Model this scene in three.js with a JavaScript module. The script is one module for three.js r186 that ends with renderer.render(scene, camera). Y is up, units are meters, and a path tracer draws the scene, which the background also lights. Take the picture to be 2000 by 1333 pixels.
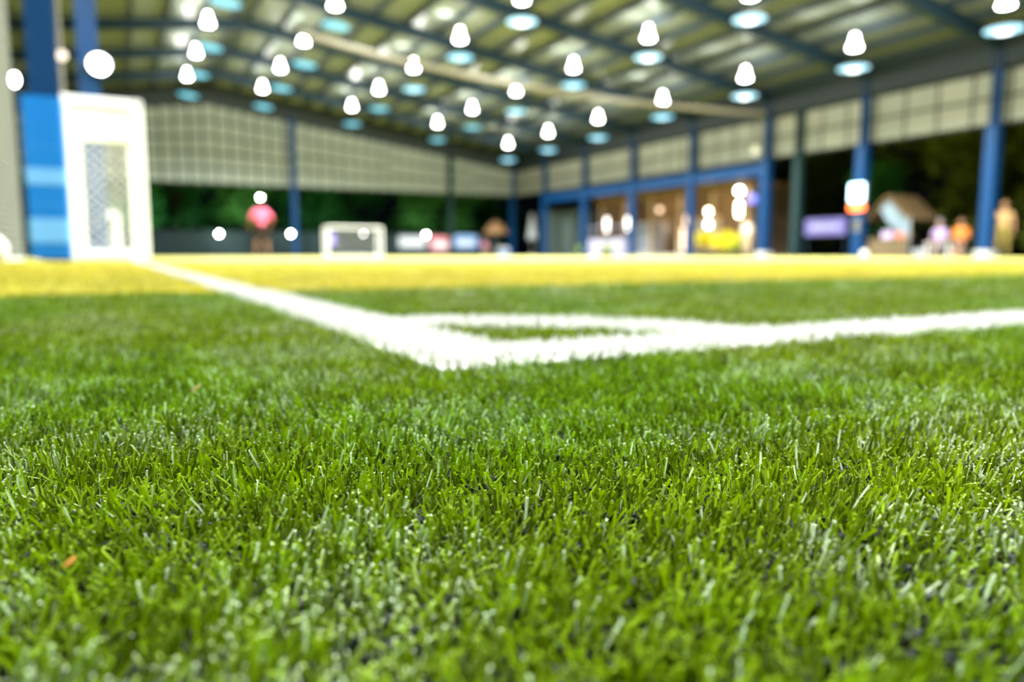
import * as THREE from 'three';
import { mergeGeometries } from 'three/addons/utils/BufferGeometryUtils.js';
import { RoundedBoxGeometry } from 'three/addons/geometries/RoundedBoxGeometry.js';
import { MarchingCubes } from 'three/addons/objects/MarchingCubes.js';

// ------------------------------------------------------------------ camera, sky, exposure
// The hall is built square to the axes: x runs along the touchline (to the right-hand columns),
// -z runs along the goal line (to the far gable wall). Units are metres; the turf backing is y = 0.
const scene = new THREE.Scene();
const renderer = new THREE.WebGLRenderer({ antialias: true });
renderer.toneMapping = THREE.LinearToneMapping;
renderer.toneMappingExposure = 1.0;
renderer.shadowMap.enabled = true;
scene.background = new THREE.Color(0.0012, 0.0016, 0.0026);          // night sky
const LAMP = 150;                                                    // candela-like strength of each high bay lamp
const YAW = 27.8 * Math.PI / 180, PITCH = 6.55 * Math.PI / 180;
const camera = new THREE.PerspectiveCamera(49.38, 2000 / 1333, 0.01, 300);
camera.position.set(0, 0.062, 0);
camera.lookAt(Math.sin(YAW) * Math.cos(PITCH), 0.062 - Math.sin(PITCH), -Math.cos(YAW) * Math.cos(PITCH));
camera.focus = 0.1895;
camera.userData.fStop = 8.2;

// ------------------------------------------------------------------ helpers
let seed = 12345;
const rnd = () => { seed = (seed + 0x6d2b79f5) | 0; let t = Math.imul(seed ^ (seed >>> 15), 1 | seed); t = (t + Math.imul(t ^ (t >>> 7), 61 | t)) ^ t; return ((t ^ (t >>> 14)) >>> 0) / 4294967296; };
const rr = (a, b) => a + (b - a) * rnd();
const V = (x, y, z) => new THREE.Vector3(x, y, z);
const lin = (r, g, b) => new THREE.Color().setRGB(r, g, b);
const lerp = (a, b, t) => a + (b - a) * t, clamp = (x, a, b) => Math.min(b, Math.max(a, x));
const smooth = (a, b, x) => { const t = clamp((x - a) / (b - a), 0, 1); return t * t * (3 - 2 * t); };
const hash2 = (i, j, k) => { let h = Math.imul(i, 374761393) ^ Math.imul(j, 668265263) ^ Math.imul(k, 2147483647); h = Math.imul(h ^ (h >>> 13), 1274126177); return ((h ^ (h >>> 16)) >>> 0) / 4294967296; };
function noise2(x, y, k = 0) {
  const i = Math.floor(x), j = Math.floor(y), u = x - i, v = y - j, s = u * u * (3 - 2 * u), t = v * v * (3 - 2 * v);
  return lerp(lerp(hash2(i, j, k), hash2(i + 1, j, k), s), lerp(hash2(i, j + 1, k), hash2(i + 1, j + 1, k), s), t);
}
const std = (color, roughness = 0.7, metalness = 0, more = {}) => new THREE.MeshPhysicalMaterial({ color, roughness, metalness, specularIntensity: 0.35, ...more });
const glow = (c, k, more = {}) => new THREE.MeshStandardMaterial({ color: lin(0.04, 0.04, 0.04), roughness: 0.5, emissive: c, emissiveIntensity: k, ...more });

const used = new Map();
function numbered(name) { const n = used.get(name) ?? 0; used.set(name, n + 1); return n ? name + '_' + String(n).padStart(3, '0') : name; }
function tag(o, label, category, group, kind) {
  if (label) o.userData.label = label;
  if (category) o.userData.category = category;
  if (group) o.userData.group = group;
  if (kind) o.userData.kind = kind;
  return o;
}
function group(name, pos = [0, 0, 0], turn = 0) {
  const g = new THREE.Group(); g.name = numbered(name); g.position.set(...pos); g.rotation.y = turn; scene.add(g); return g;
}
function thing(name, label, category, pos, turn = 0, grp) { return tag(group(name, pos, turn), label, category, grp); }
function structure(name, pos, turn) { return tag(group(name, pos, turn), null, null, null, 'structure'); }
// a child mesh; names of parts are numbered within their parent
function part(name, geo, mat, parent, pos, rot) {
  const m = new THREE.Mesh(geo, mat), n = parent.children.filter((c) => c.userData.base === name).length;
  m.userData.base = name; m.name = n ? name + '_' + String(n).padStart(3, '0') : name;
  if (pos) m.position.set(...pos);
  if (rot) m.rotation.set(...rot);
  parent.add(m); return m;
}
function copyOf(root, pos, turn, label) {
  const c = root.clone(); c.name = numbered(root.name.replace(/_\d{3}$/, '')); c.userData = { ...root.userData };
  if (pos) c.position.set(...pos);
  if (turn !== undefined) c.rotation.y = turn;
  if (label) c.userData.label = label;
  scene.add(c); return c;
}
const box = (w, h, d, r = 0) => r ? new RoundedBoxGeometry(w, h, d, 2, r) : new THREE.BoxGeometry(w, h, d);
const moved = (g, x, y, z) => g.translate(x, y, z);
const plain = (g) => { const q = g.index ? g.toNonIndexed() : g; for (const k of Object.keys(q.attributes)) if (!['position', 'normal', 'uv'].includes(k)) q.deleteAttribute(k); return q; };
const merged = (list) => mergeGeometries(list.map(plain));
// a bar of square or round section between two points
function bar(a, b, r, sides = 8) {
  const d = V().subVectors(b, a), g = new THREE.CylinderGeometry(r, r, d.length(), sides, 1);
  g.applyQuaternion(new THREE.Quaternion().setFromUnitVectors(V(0, 1, 0), d.clone().normalize()));
  return g.translate((a.x + b.x) / 2, (a.y + b.y) / 2, (a.z + b.z) / 2);
}
const lathe = (pts, n = 24) => new THREE.LatheGeometry(pts.map(([x, y]) => new THREE.Vector2(x, y)), n);
function canvasTexture(w, h, draw) {
  const c = document.createElement('canvas'); c.width = w; c.height = h; draw(c.getContext('2d'), w, h);
  const t = new THREE.CanvasTexture(c); t.colorSpace = THREE.SRGBColorSpace; t.wrapS = t.wrapT = THREE.RepeatWrapping; return t;
}
function noiseTexture(n, f) {          // DataTexture of grey bytes from f(u, v) in 0..1
  const d = new Uint8Array(n * n * 4);
  for (let j = 0; j < n; j++) for (let i = 0; i < n; i++) { const v = f(i, j), o = (j * n + i) * 4; d[o] = v[0]; d[o + 1] = v[1]; d[o + 2] = v[2]; d[o + 3] = 255; }
  const t = new THREE.DataTexture(d, n, n); t.colorSpace = THREE.SRGBColorSpace; t.wrapS = t.wrapT = THREE.RepeatWrapping; t.magFilter = THREE.LinearFilter; t.needsUpdate = true; return t;
}

// ------------------------------------------------------------------ materials
const M = {
  blue: std(lin(0.001, 0.03, 0.11), 0.45),
  steelDark: std(lin(0.007, 0.02, 0.03), 0.6),
  teal: std(lin(0.006, 0.022, 0.026), 0.6),
  girder: std(lin(0.008, 0.014, 0.016), 0.6),
  purlin: std(lin(0.02, 0.032, 0.045), 0.5),
  roof: std(lin(0.14, 0.16, 0.14), 0.28, 0.4),
  cladding: std(lin(0.178, 0.186, 0.16), 0.55),
  cladding2: std(lin(0.162, 0.172, 0.15), 0.6),
  girt: std(lin(0.02, 0.028, 0.03), 0.6),
  pale: std(lin(0.2, 0.185, 0.15), 0.6),
  white: std(lin(0.82, 0.82, 0.80), 0.5),
  whiteMetal: std(lin(0.82, 0.82, 0.82), 0.35),
  net: std(lin(0.80, 0.80, 0.80), 0.8),
  greyNet: std(lin(0.2, 0.21, 0.2), 0.8),
  concrete: std(lin(0.45, 0.44, 0.42), 0.9),
  paving: std(lin(0.06, 0.06, 0.055), 0.9),
  fence: std(lin(0.008, 0.02, 0.02), 0.7),
  black: std(lin(0.015, 0.015, 0.017), 0.6),
  alu: std(lin(0.5, 0.5, 0.5), 0.4, 0.8),
  tan: std(lin(0.25, 0.16, 0.08), 0.8),
  wood: std(lin(0.22, 0.12, 0.06), 0.7),
  bark: std(lin(0.06, 0.045, 0.03), 0.9),
};

// ------------------------------------------------------------------ hall: plan and section
const COLS = [14.1, 18.76, 23.42, 28.08, 32.74, 37.4, 42.06];          // right-hand columns (distance along -z)
const XR = 24.6, XL = -14.6, ZB = 46.7, ZF = -5, RIDGE = 5, HR = 9.85, HE = 7.1, BAND = 4.2;
const slope = (HR - HE) / (XR - RIDGE);
const roofY = (x) => HR - slope * Math.abs(x - RIDGE);

// floor: a dark green/rubber strip outside and around the touchline, then a paler lime strip of turf
const SEAM = 1.22;
{
  const turfMap = noiseTexture(256, (i, j) => { const n = 0.55 * noise2(i / 9, j / 9, 3) + 0.45 * noise2(i / 2.2, j / 2.2, 4); const k = 200 + 55 * n; return [k, k, k * 0.9]; });
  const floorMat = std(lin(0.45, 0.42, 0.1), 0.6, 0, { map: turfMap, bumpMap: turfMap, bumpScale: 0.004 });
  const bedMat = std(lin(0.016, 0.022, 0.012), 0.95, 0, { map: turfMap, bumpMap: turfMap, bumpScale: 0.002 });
  const f = structure('floor');
  const slab = (x0, x1, a0, a1, mat, name) => {
    const g = new THREE.BoxGeometry(x1 - x0, 0.3, a1 - a0), uv = g.attributes.uv, p = g.attributes.position;
    g.translate((x0 + x1) / 2, -0.15, -(a0 + a1) / 2);
    for (let i = 0; i < uv.count; i++) uv.setXY(i, p.getX(i) / 0.6, p.getZ(i) / 0.6);
    part(name, g, mat, f);
  };
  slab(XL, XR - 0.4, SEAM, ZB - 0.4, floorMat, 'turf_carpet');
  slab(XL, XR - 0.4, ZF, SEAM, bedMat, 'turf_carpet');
  const o = structure('paving');
  for (const [x0, x1, a0, a1] of [[XR - 0.4, 48, -12, 80], [-40, XR - 0.4, ZB - 0.4, 80], [-40, XL, -12, ZB - 0.4]]) part('paving_slab', moved(box(x1 - x0, 0.3, a1 - a0), (x0 + x1) / 2, -0.17, -(a0 + a1) / 2), M.paving, o);
}

// walls: cladding bands hung above open sides, each sheet a panel of its own over recessed girts
function claddingWall(name, len, yTop, cell, rows, place, skip, mats) {
  const w = structure(name), n = Math.round(len / cell), c = len / n, geos = new Map();
  for (let i = 0; i < n; i++) {
    const t0 = i * c, t1 = t0 + c, top = Math.min(yTop(t0), yTop(t1)), h = (top - BAND) / rows(top);
    for (let r = 0; r < rows(top); r++) {
      const key = h.toFixed(2), g = geos.get(key) ?? new RoundedBoxGeometry(c - skip, h - skip, 0.04, 1, 0.008);
      geos.set(key, g);
      const m = part('cladding_panel', g, mats[rnd() < 0.5 ? 0 : 1], w);
      place(m, (t0 + t1) / 2, BAND + h * (r + 0.5), 0);
    }
  }
  return w;
}
{
  const rowsOf = (top) => Math.max(2, Math.round((top - BAND) / 0.85));
  // far gable wall
  const wb = claddingWall('wall_back', XR - XL, (t) => roofY(XL + t) - 1.1, 0.74, rowsOf, (m, t, y) => m.position.set(XL + t, y, -ZB), 0.12, [std(lin(0.225, 0.255, 0.225), 0.55), std(lin(0.21, 0.24, 0.215), 0.6)]);
  const shape = new THREE.Shape(); shape.moveTo(XL, BAND - 0.03); shape.lineTo(XR, BAND - 0.03); shape.lineTo(XR, HE); shape.lineTo(RIDGE, HR); shape.lineTo(XL, HE);
  part('girt_backing', new THREE.ExtrudeGeometry(shape, { depth: 0.05, bevelEnabled: false }).translate(0, 0, -ZB - 0.09), M.girt, wb);
  // right wall
  const wr = claddingWall('wall_right', ZB - ZF, () => 5.86, 1.165, () => 2, (m, t, y) => { m.position.set(XR + 0.22, y, -(ZF + t)); m.rotation.y = Math.PI / 2; }, 0.09, [M.cladding, M.cladding2]);
  part('girt_backing', moved(box(0.05, HE - BAND + 0.03, ZB - ZF), XR + 0.3, (HE + BAND) / 2, -(ZB + ZF) / 2), M.girt, wr);
  part('eaves_girder', moved(box(0.3, 1.2, ZB - ZF, 0.02), XR + 0.1, 6.48, -(ZB + ZF) / 2), M.girder, wr);
  // left and front walls, mostly out of the picture
  const wl = structure('wall_left');
  for (let k = 0; k < 11; k++) part('cladding_panel', moved(box(0.05, HE - BAND, 4.6), XL - 0.1, (HE + BAND) / 2, -(ZF + 2.35 + k * 4.7)), M.cladding, wl);
  const wf = structure('wall_front');
  const sf = new THREE.Shape(); sf.moveTo(XL, BAND); sf.lineTo(XR, BAND); sf.lineTo(XR, HE); sf.lineTo(RIDGE, HR); sf.lineTo(XL, HE);
  part('cladding_sheet', new THREE.ExtrudeGeometry(sf, { depth: 0.06, bevelEnabled: false }).translate(0, 0, -ZF), M.cladding, wf);
}

// ceiling: ribbed roof sheets bay by bay on purlins and rafters
{
  const c = tag(group('ceiling'), 'sloping ribbed metal roof on dark purlins and rafters', null, null, 'structure');
  const half = Math.hypot(XR - RIDGE, HR - HE), ang = Math.atan(slope), bay = 4.66;
  const prof = []; for (let t = 0; t <= bay + 1e-6; t += bay / 14) { prof.push([t, 0], [t + 0.18, 0], [t + 0.21, 0.045], [t + 0.3, 0.045]); }
  const pos = [], nP = prof.filter(([t]) => t <= bay).length;
  const pts = prof.filter(([t]) => t <= bay);
  for (let i = 0; i + 1 < nP; i++) { const [t0, h0] = pts[i], [t1, h1] = pts[i + 1]; pos.push(0, h0, -t0, half, h0, -t0, half, h1, -t1, 0, h0, -t0, half, h1, -t1, 0, h1, -t1); }
  const sheet = new THREE.BufferGeometry(); sheet.setAttribute('position', new THREE.Float32BufferAttribute(pos, 3)); sheet.computeVertexNormals();
  const purlinGeo = box(0.09, 0.2, bay - 0.02), rafterGeo = merged([moved(box(half, 0.03, 0.22), half / 2, 0, 0), moved(box(half, 0.4, 0.02), half / 2, 0.2, 0), moved(box(half, 0.03, 0.22), half / 2, 0.4, 0)]);
  for (const side of [1, -1]) {
    const turn = side > 0 ? [0, 0, -ang] : [0, 0, Math.PI + ang];
    for (let k = -1; k < 8; k++) {
      const z = -(COLS[0] + (k - 3) * bay);
      if (z > 6) continue;
      const s = part('roof_sheet', sheet, M.roof, c, [RIDGE, HR + 0.02, z]);
      s.rotation.z = side > 0 ? -ang : ang; if (side < 0) s.scale.x = -1;
    }
    for (let k = 0; k < 11; k++) {
      const z = -(COLS[0] + (k - 4) * bay);
      const r = part('rafter', rafterGeo, M.steelDark, c, [RIDGE, HR - 0.66, z]); r.rotation.z = side > 0 ? -ang : ang; if (side < 0) r.scale.x = -1;
    }
  }
  // remaining sheets and the purlins
  for (const side of [1, -1]) for (const k of [5, 6]) {
    const z = -(COLS[0] + k * bay); const s = part('roof_sheet', sheet, M.roof, c, [RIDGE, HR + 0.02, z]);
    s.rotation.z = side > 0 ? -ang : ang; if (side < 0) s.scale.x = -1;
  }
  for (const side of [1, -1]) for (let i = 0; i < (side > 0 ? 16 : 12); i++) for (let k = 0; k < 9; k++) {
    const x = RIDGE + side * (0.25 + i * 1.28); if (Math.abs(x - RIDGE) > 19.5) continue;
    const m = part('purlin', purlinGeo, M.purlin, c, [x, roofY(x) - 0.11, -(COLS[0] + (k - 2) * bay + bay / 2)]); m.rotation.z = -side * ang;
  }
  // pale tube added to draw a pale line low across the third bay
  const tie = part('tubing', new THREE.TubeGeometry(new THREE.CatmullRomCurve3([V(5.2, 6.68, -23.4), V(8.4, 6.26, -23.4), V(14.5, 5.86, -23.4), V(18.4, 5.84, -23.4), V(24.3, 5.98, -23.4)]), 40, 0.1, 12), M.pale, c); tie.userData.label = 'pale sagging duct';
}

// columns
const baseH = 0.32;
function column(name, x, a, h, mat, w, lower, plinth) {
  const g = tag(group(name, [x, 0, -a]), null, null, null, 'structure');
  part('shaft', merged([moved(box(w, h, 0.02), 0, h / 2, -w / 2), moved(box(w, h, 0.02), 0, h / 2, w / 2), moved(box(0.02, h, w), 0, h / 2, 0)]), mat, g);
  if (lower) part('lower_casing', moved(box(lower, BAND - 0.1, lower, 0.02), -0.04, (BAND - 0.1) / 2, 0), mat, g);
  if (plinth) part('plinth', moved(box(plinth, 0.22, plinth, 0.03), 0, 0.11, 0), M.concrete, g);
  return g;
}
COLS.forEach((a, i) => tag(column('column', XR, a, 6.4, M.blue, 0.24, i < 3 ? 0.36 : 0.3, i === 0 ? 0.5 : i === 2 ? 0.5 : 0), ['blue steel column at the right edge of the picture, with a pale plinth', 'blue steel column that carries the lit white and orange sign', 'blue steel column with a small round blue light, at the end of the portal beam', 'blue steel column in front of the yellow shrubs', 'blue steel column in front of the white wall lanterns', 'blue steel column at the far end of the portal beam', 'blue steel column beside the grey shed'][i]));
tag(column('column', XR + 0.1, 21.8, 6.4, M.teal, 0.26, 0.3), 'dark teal column between two blue ones on the right');
tag(column('column', XR, ZB - 0.1, 6.4, M.blue, 0.26, 0.3), 'blue column in the far right corner of the hall');
tag(column('column', 9.6, ZB - 0.25, 8.2, M.blue, 0.28), 'slim blue column of the far wall right of the pink person');
tag(column('column', 19.85, ZB - 0.25, 6.9, M.teal, 0.24), 'slim dark column of the far wall behind the coloured banners');
const colPad = tag(column('column', -0.6, 9.6, 8, M.blue, 0.27), 'blue column rising above the blue post pad');
const colFlood = tag(column('column', -0.3, 16.4, 8, M.blue, 0.34), 'blue column that carries the floodlight');
{
  const b = structure('beam');                                        // blue portal beam below the cladding on the right
  part('flange', moved(box(0.3, 0.03, 18.5), XR - 0.02, 3.98, -(23.4 + 9.2)), M.blue, b);
  part('web', moved(box(0.12, 0.5, 18.5), XR - 0.02, 3.74, -(23.4 + 9.2)), M.blue, b);
  part('flange', moved(box(0.3, 0.03, 18.5), XR - 0.02, 3.5, -(23.4 + 9.2)), M.blue, b);
}

// ------------------------------------------------------------------ high bay lamps: 7 rows, one lamp in the middle of every bay
{
  const ROWS = [[20.93, 6.76, 'row nearest right columns'], [16.42, 7.61, 'second row from right columns'], [11.5, 8.09, 'third row from right columns'], [6.92, 8.58, 'row just right of the ridge'], [3.42, 8.8, 'row just left of the ridge'], [-1.2, 8.1, 'row above the left columns'], [-6, 7.4, 'leftmost row under the roof']];
  const ORD = ['first', 'second', 'third', 'fourth', 'fifth', 'sixth', 'seventh', 'eighth', 'ninth', 'tenth'];
  const BAY = [40.2, 35.5, 30.75, 25.9, 21.15, 16.5, 11.95, 7.2, 2.5];
  const bell = lathe([[0.0, 0.24], [0.075, 0.225], [0.095, 0.1], [0.12, 0.0], [0.175, -0.12], [0.2, -0.19], [0.0, -0.18]], 11);
  const cap = merged([moved(new THREE.CylinderGeometry(0.05, 0.075, 0.09, 14), 0, 0.29, 0)]);
  const rod = moved(new THREE.CylinderGeometry(0.012, 0.012, 1, 6), 0, 0.5, 0);
  const dish = lathe([[0.0, 0.0], [0.3, 0.012], [0.47, 0.06], [0.44, 0.07], [0, 0.02]], 16);
  const wire = (s, d) => bar(V(s * 0.17, -0.17, 0), V(s * 0.36, 0.05 - d, 0), 0.006, 5);
  const glass = glow(lin(1, 0.98, 0.92), 28), dishMats = [[0.45, 0.85, 1, 2.2], [0.25, 0.75, 1, 1.9], [0.15, 0.65, 0.82, 1.5]].map(([r, g, b, k]) => glow(lin(r, g, b), k)), lensMats = [[0.9, 1, 1, 6], [0.7, 1, 1, 2.5], [0.3, 0.8, 0.95, 1.3]].map(([r, g, b, k]) => glow(lin(r, g, b), k));
  const lens = lathe([[0, -0.03], [0.12, -0.025], [0.2, 0.0], [0, 0.01]], 10);
  for (let r = 0; r < ROWS.length; r++) for (let k = 0; k < BAY.length; k++) {
    if (r > 4 && k < 6) continue;
    const [x, y, where] = ROWS[r], tilt = r >= 3 ? -0.1 : 0;
    const t = thing('high_bay_lamp', `bell lamp with added glow disc, ${ORD[k]} from far wall, ${where}`, 'lamp', [x, y, -BAY[k]], 0, 'high bay lamps under the roof');
    part('glass_bell', bell, glass, t);
    part('lamp_cap', cap, M.alu, t);
    const rd = part('hanging_rod', rod, M.black, t, [0, 0.33, 0]); rd.scale.y = Math.max(0.1, roofY(x) + 0.01 - y - 0.33);
    const wd = k < 3 ? 1.05 : 0.85; part('wire', wire(1, wd), M.black, t); part('wire', wire(-1, wd), M.black, t);
    const drop = k < 3 ? 1.05 : 0.85, dm = r < 1 ? (k > 3 ? 0 : 1) : r < 3 ? (k > 3 ? 0 : k > 1 ? 1 : 2) : k > 3 ? 1 : 2;
    const ds = part('added_glow_disc', dish, dishMats[dm], t, [0, -drop, 0], [0, 0, tilt]); part('lens', lens, lensMats[dm], ds);  // disc and lens are added to draw the light ellipse below the lamp
    const l = new THREE.SpotLight(lin(0.97, 1, 0.96), LAMP, 0, 1.38, 0.35, 2); l.shadow.radius = 8; l.position.set(x, y - drop - 0.2, -BAY[k]); l.target.position.set(x, 0, -BAY[k]); scene.add(l.target); l.name = 'high_bay_light'; scene.add(l);
    if (r < 5 && k < 8) { const u = new THREE.PointLight(lin(1, 1, 0.95), 18, 0, 2); u.shadow.radius = 6; u.position.set(x, y, -BAY[k]); u.name = 'bell_light'; scene.add(u); }
  }
}

// ------------------------------------------------------------------ artificial turf
const GEO = { x0: 0.14, a0: 0.336, w: 0.063 };                          // outer corner of the white lines, line width
const ARC_R = 0.286, ARC_r = 0.228;
function whiteAt(x, a) {
  const u = x - GEO.x0, v = a - GEO.a0;
  if (u < 0 || v < 0) return 0;
  if (u < GEO.w) return 1;
  if (v < GEO.w) return 2;
  const d = Math.hypot(u, v);
  return d < ARC_R && d > ARC_r ? 3 : 0;
}
// one blade: a thin ribbon with a lengthwise fold and a square-cut, slightly bent tip
function blade(out, x, z, len, wid, face, lean, leanDir, curl, col, segs = 3, tip = 0) {
  const cf = Math.cos(face), sf = Math.sin(face), dx = Math.cos(leanDir), dz = Math.sin(leanDir), rows = [];
  let px = x, py = -0.001, pz = z, a = lean * 0.55;
  const row = (w, t) => {
    const gx = Math.sin(a) * dx, gy = Math.cos(a), gz = Math.sin(a) * dz;
    let ax = cf, ay = 0, az = sf; const d = ax * gx + az * gz; ax -= d * gx; ay -= d * gy; az -= d * gz; const l = Math.hypot(ax, ay, az) || 1; ax /= l; ay /= l; az /= l;
    const nx = ay * gz - az * gy, ny = az * gx - ax * gz, nz = ax * gy - ay * gx;
    rows.push([[px - ax * w, py - ay * w, pz - az * w], [px + nx * t, py + ny * t, pz + nz * t], [px + ax * w, py + ay * w, pz + az * w]]);
    return [nx, ny, nz];
  };
  let n;
  for (let i = 0; i <= segs; i++) {
    const w = wid * (1 - 0.12 * i / segs) / 2; n = row(w, wid * 0.14);
    const st = len / segs; if (i < segs) { a += (lean * 0.45 + curl) / segs; px += Math.sin(a) * dx * st; py += Math.cos(a) * st; pz += Math.sin(a) * dz * st; }
  }
  if (tip) { const L = rows[segs], r2 = L.map(([u, v, w]) => [u + n[0] * tip, v + n[1] * tip + Math.abs(tip) * 0.35, w + n[2] * tip]); rows.push(r2); }
  const tri = (p, q, s) => { out.p.push(...p, ...q, ...s); for (let k = 0; k < 3; k++) out.c.push(...col); };
  for (let i = 0; i + 1 < rows.length; i++) for (let k = 0; k < 2; k++) { const A = rows[i][k], B = rows[i][k + 1], C = rows[i + 1][k + 1], D = rows[i + 1][k]; tri(A, C, B); tri(A, D, C); }
}
const ribbonGeo = (o) => { const g = new THREE.BufferGeometry(); g.setAttribute('position', new THREE.Float32BufferAttribute(o.p, 3)); g.setAttribute('color', new THREE.Float32BufferAttribute(o.c, 3)); g.computeVertexNormals(); return g; };
function tuftGeo(n, rad, wid, base, pale, share) {
  const o = { p: [], c: [] };
  for (let i = 0; i < n; i++) {
    const t = rnd() * 6.283, r = rad * Math.sqrt(rnd()), flat = rnd() < 0.13, lean = flat ? rr(0.7, 1.2) : Math.pow(rnd(), 1.5) * 0.6, dir = rnd() * 6.283;
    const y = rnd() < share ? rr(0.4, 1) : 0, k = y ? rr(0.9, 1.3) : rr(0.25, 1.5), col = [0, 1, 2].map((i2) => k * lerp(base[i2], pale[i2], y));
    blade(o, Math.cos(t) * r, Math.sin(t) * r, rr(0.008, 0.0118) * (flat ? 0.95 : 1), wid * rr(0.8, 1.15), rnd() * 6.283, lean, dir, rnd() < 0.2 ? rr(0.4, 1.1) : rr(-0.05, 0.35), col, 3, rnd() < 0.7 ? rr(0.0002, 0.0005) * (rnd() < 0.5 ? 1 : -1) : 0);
  }
  return ribbonGeo(o);
}
{
  const bladeMat = (t, coat, cr) => new THREE.MeshPhysicalMaterial({ color: lin(1, 1, 1), roughness: 0.95, specularIntensity: 0.25, transmission: t, thickness: 0, clearcoat: coat, clearcoatRoughness: cr, vertexColors: true, side: THREE.DoubleSide });
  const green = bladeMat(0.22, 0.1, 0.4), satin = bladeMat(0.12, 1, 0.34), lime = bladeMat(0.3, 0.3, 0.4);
  const fx = Math.sin(YAW), fa = Math.cos(YAW);
  const spots = { green: [], lime: [] };
  // walk a jittered grid in the view (depth q, sideways s), wider than the frame on both sides
  const put = (q, s, cell) => {
    const qq = q + rr(-0.5, 0.5) * cell, ss = s + rr(-0.5, 0.5) * cell, x = qq * fx + ss * fa, a = qq * fa - ss * fx;
    if (whiteAt(x, a)) return;
    if (a < SEAM) {
      const bare = noise2(x * 55, a * 55, 7) * 0.6 + noise2(x * 160, a * 160, 9) * 0.4;
      if (bare < 0.23 && rnd() < 0.8) return;
      spots.green.push([x, a, qq]);
    } else spots.lime.push([x, a, qq]);
  };
  const half = (q) => 0.69 * 1.12 * Math.max(q, 0) + 0.16;
  for (let q = -0.05; q < 1.1; q += 0.004) for (let s = -half(q); s < half(q); s += 0.004) put(q, s, 0.004);
  for (let q = 1.1; q < 3.4; q += 0.011) for (let s = -half(q); s < half(q); s += 0.011) { const x = q * fx + s * fa, a = q * fa - s * fx; if (a < SEAM + 0.8) put(q, s, 0.011); else if (((s / 0.011 | 0) + (q / 0.011 | 0)) % 3 === 0) put(q, s, 0.02); }
  for (let q = 3.4; q < 7; q += 0.024) for (let s = -half(q); s < half(q); s += 0.024) put(q, s, 0.024);
  const build = (g, list, mat, variants, scaleOf, tint, sheen) => {
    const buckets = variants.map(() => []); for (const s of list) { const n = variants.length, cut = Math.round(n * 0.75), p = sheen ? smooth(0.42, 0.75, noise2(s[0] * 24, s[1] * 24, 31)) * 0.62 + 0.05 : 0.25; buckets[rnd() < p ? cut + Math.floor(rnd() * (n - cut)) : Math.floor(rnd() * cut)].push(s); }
    const m = new THREE.Matrix4(), qt = new THREE.Quaternion(), q2 = new THREE.Quaternion(), up = V(0, 1, 0), c = new THREE.Color();
    buckets.forEach((b, i) => {
      const im = new THREE.InstancedMesh(variants[i], mat(i), b.length); im.name = i ? 'turf_tufts_' + String(i).padStart(3, '0') : 'turf_tufts'; im.userData.kind = 'stuff';
      b.forEach(([x, a, q], k) => {
        const dir = noise2(x * 14, a * 14, 1) * 9 + noise2(x * 40, a * 40, 5) * 3, lean = 0.1 + 0.5 * noise2(x * 22, a * 22, 2) ** 1.5;
        q2.setFromAxisAngle(V(Math.cos(dir), 0, Math.sin(dir)), lean); qt.setFromAxisAngle(up, rnd() * 6.283).premultiply(q2);
        const sc = scaleOf(q), h = rr(0.8, 1.08) * (0.66 + 0.5 * noise2(x * 70, a * 70, 21));
        m.compose(V(x, 0, -a), qt, V(sc, h, sc)); im.setMatrixAt(k, m); im.setColorAt(k, tint(x, a, c));
      });
      g.add(im);
    });
  };
  const tv = []; const tw = []; for (let i = 0; i < 16; i++) tv.push(tuftGeo(9, 0.0046, 0.00073, [0.19, 0.32, 0.0005], [0.55, 0.72, 0.45], i < 12 ? 0.045 : 0.2));  // the pale share puts lamp glints into the blade colour
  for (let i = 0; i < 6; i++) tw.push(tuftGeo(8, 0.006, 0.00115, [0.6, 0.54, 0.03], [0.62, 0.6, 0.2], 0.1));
  const tg = tag(group('turf_grass'), 'short green artificial grass blades in the foreground, up to the seam behind the corner', 'grass', null, 'stuff');
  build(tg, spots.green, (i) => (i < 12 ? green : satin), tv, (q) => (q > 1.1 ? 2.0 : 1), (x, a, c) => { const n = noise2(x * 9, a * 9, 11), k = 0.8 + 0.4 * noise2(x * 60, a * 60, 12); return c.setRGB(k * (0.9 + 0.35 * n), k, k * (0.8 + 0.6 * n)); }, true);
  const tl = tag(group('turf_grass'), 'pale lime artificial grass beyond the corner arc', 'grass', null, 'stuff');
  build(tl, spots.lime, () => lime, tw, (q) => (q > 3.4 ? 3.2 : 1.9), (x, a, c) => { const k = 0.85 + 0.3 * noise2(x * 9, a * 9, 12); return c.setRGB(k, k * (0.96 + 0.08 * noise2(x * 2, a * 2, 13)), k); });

  // rubber crumbs between the blades
  const gr = new THREE.DodecahedronGeometry(0.0011, 0), gp = gr.attributes.position; for (let i = 0; i < gp.count; i++) { const s = 0.75 + 0.5 * hash2(Math.round(gp.getX(i) * 3e4), Math.round(gp.getY(i) * 3e4), Math.round(gp.getZ(i) * 3e4)); gp.setXYZ(i, gp.getX(i) * s, gp.getY(i) * s, gp.getZ(i) * s); } gr.computeVertexNormals();
  const spotsG = []; for (let q = 0; q < 0.75; q += 0.0024) for (let s = -half(q); s < half(q); s += 0.0024) if (rnd() < 0.8) { const qq = q + rr(-1, 1) * 0.0012, ss = s + rr(-1, 1) * 0.0012; spotsG.push([qq * fx + ss * fa, qq * fa - ss * fx]); }
  const crumbs = new THREE.InstancedMesh(gr, std(lin(0.028, 0.033, 0.034), 0.6), spotsG.length), mm = new THREE.Matrix4(), ee = new THREE.Euler();
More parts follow.
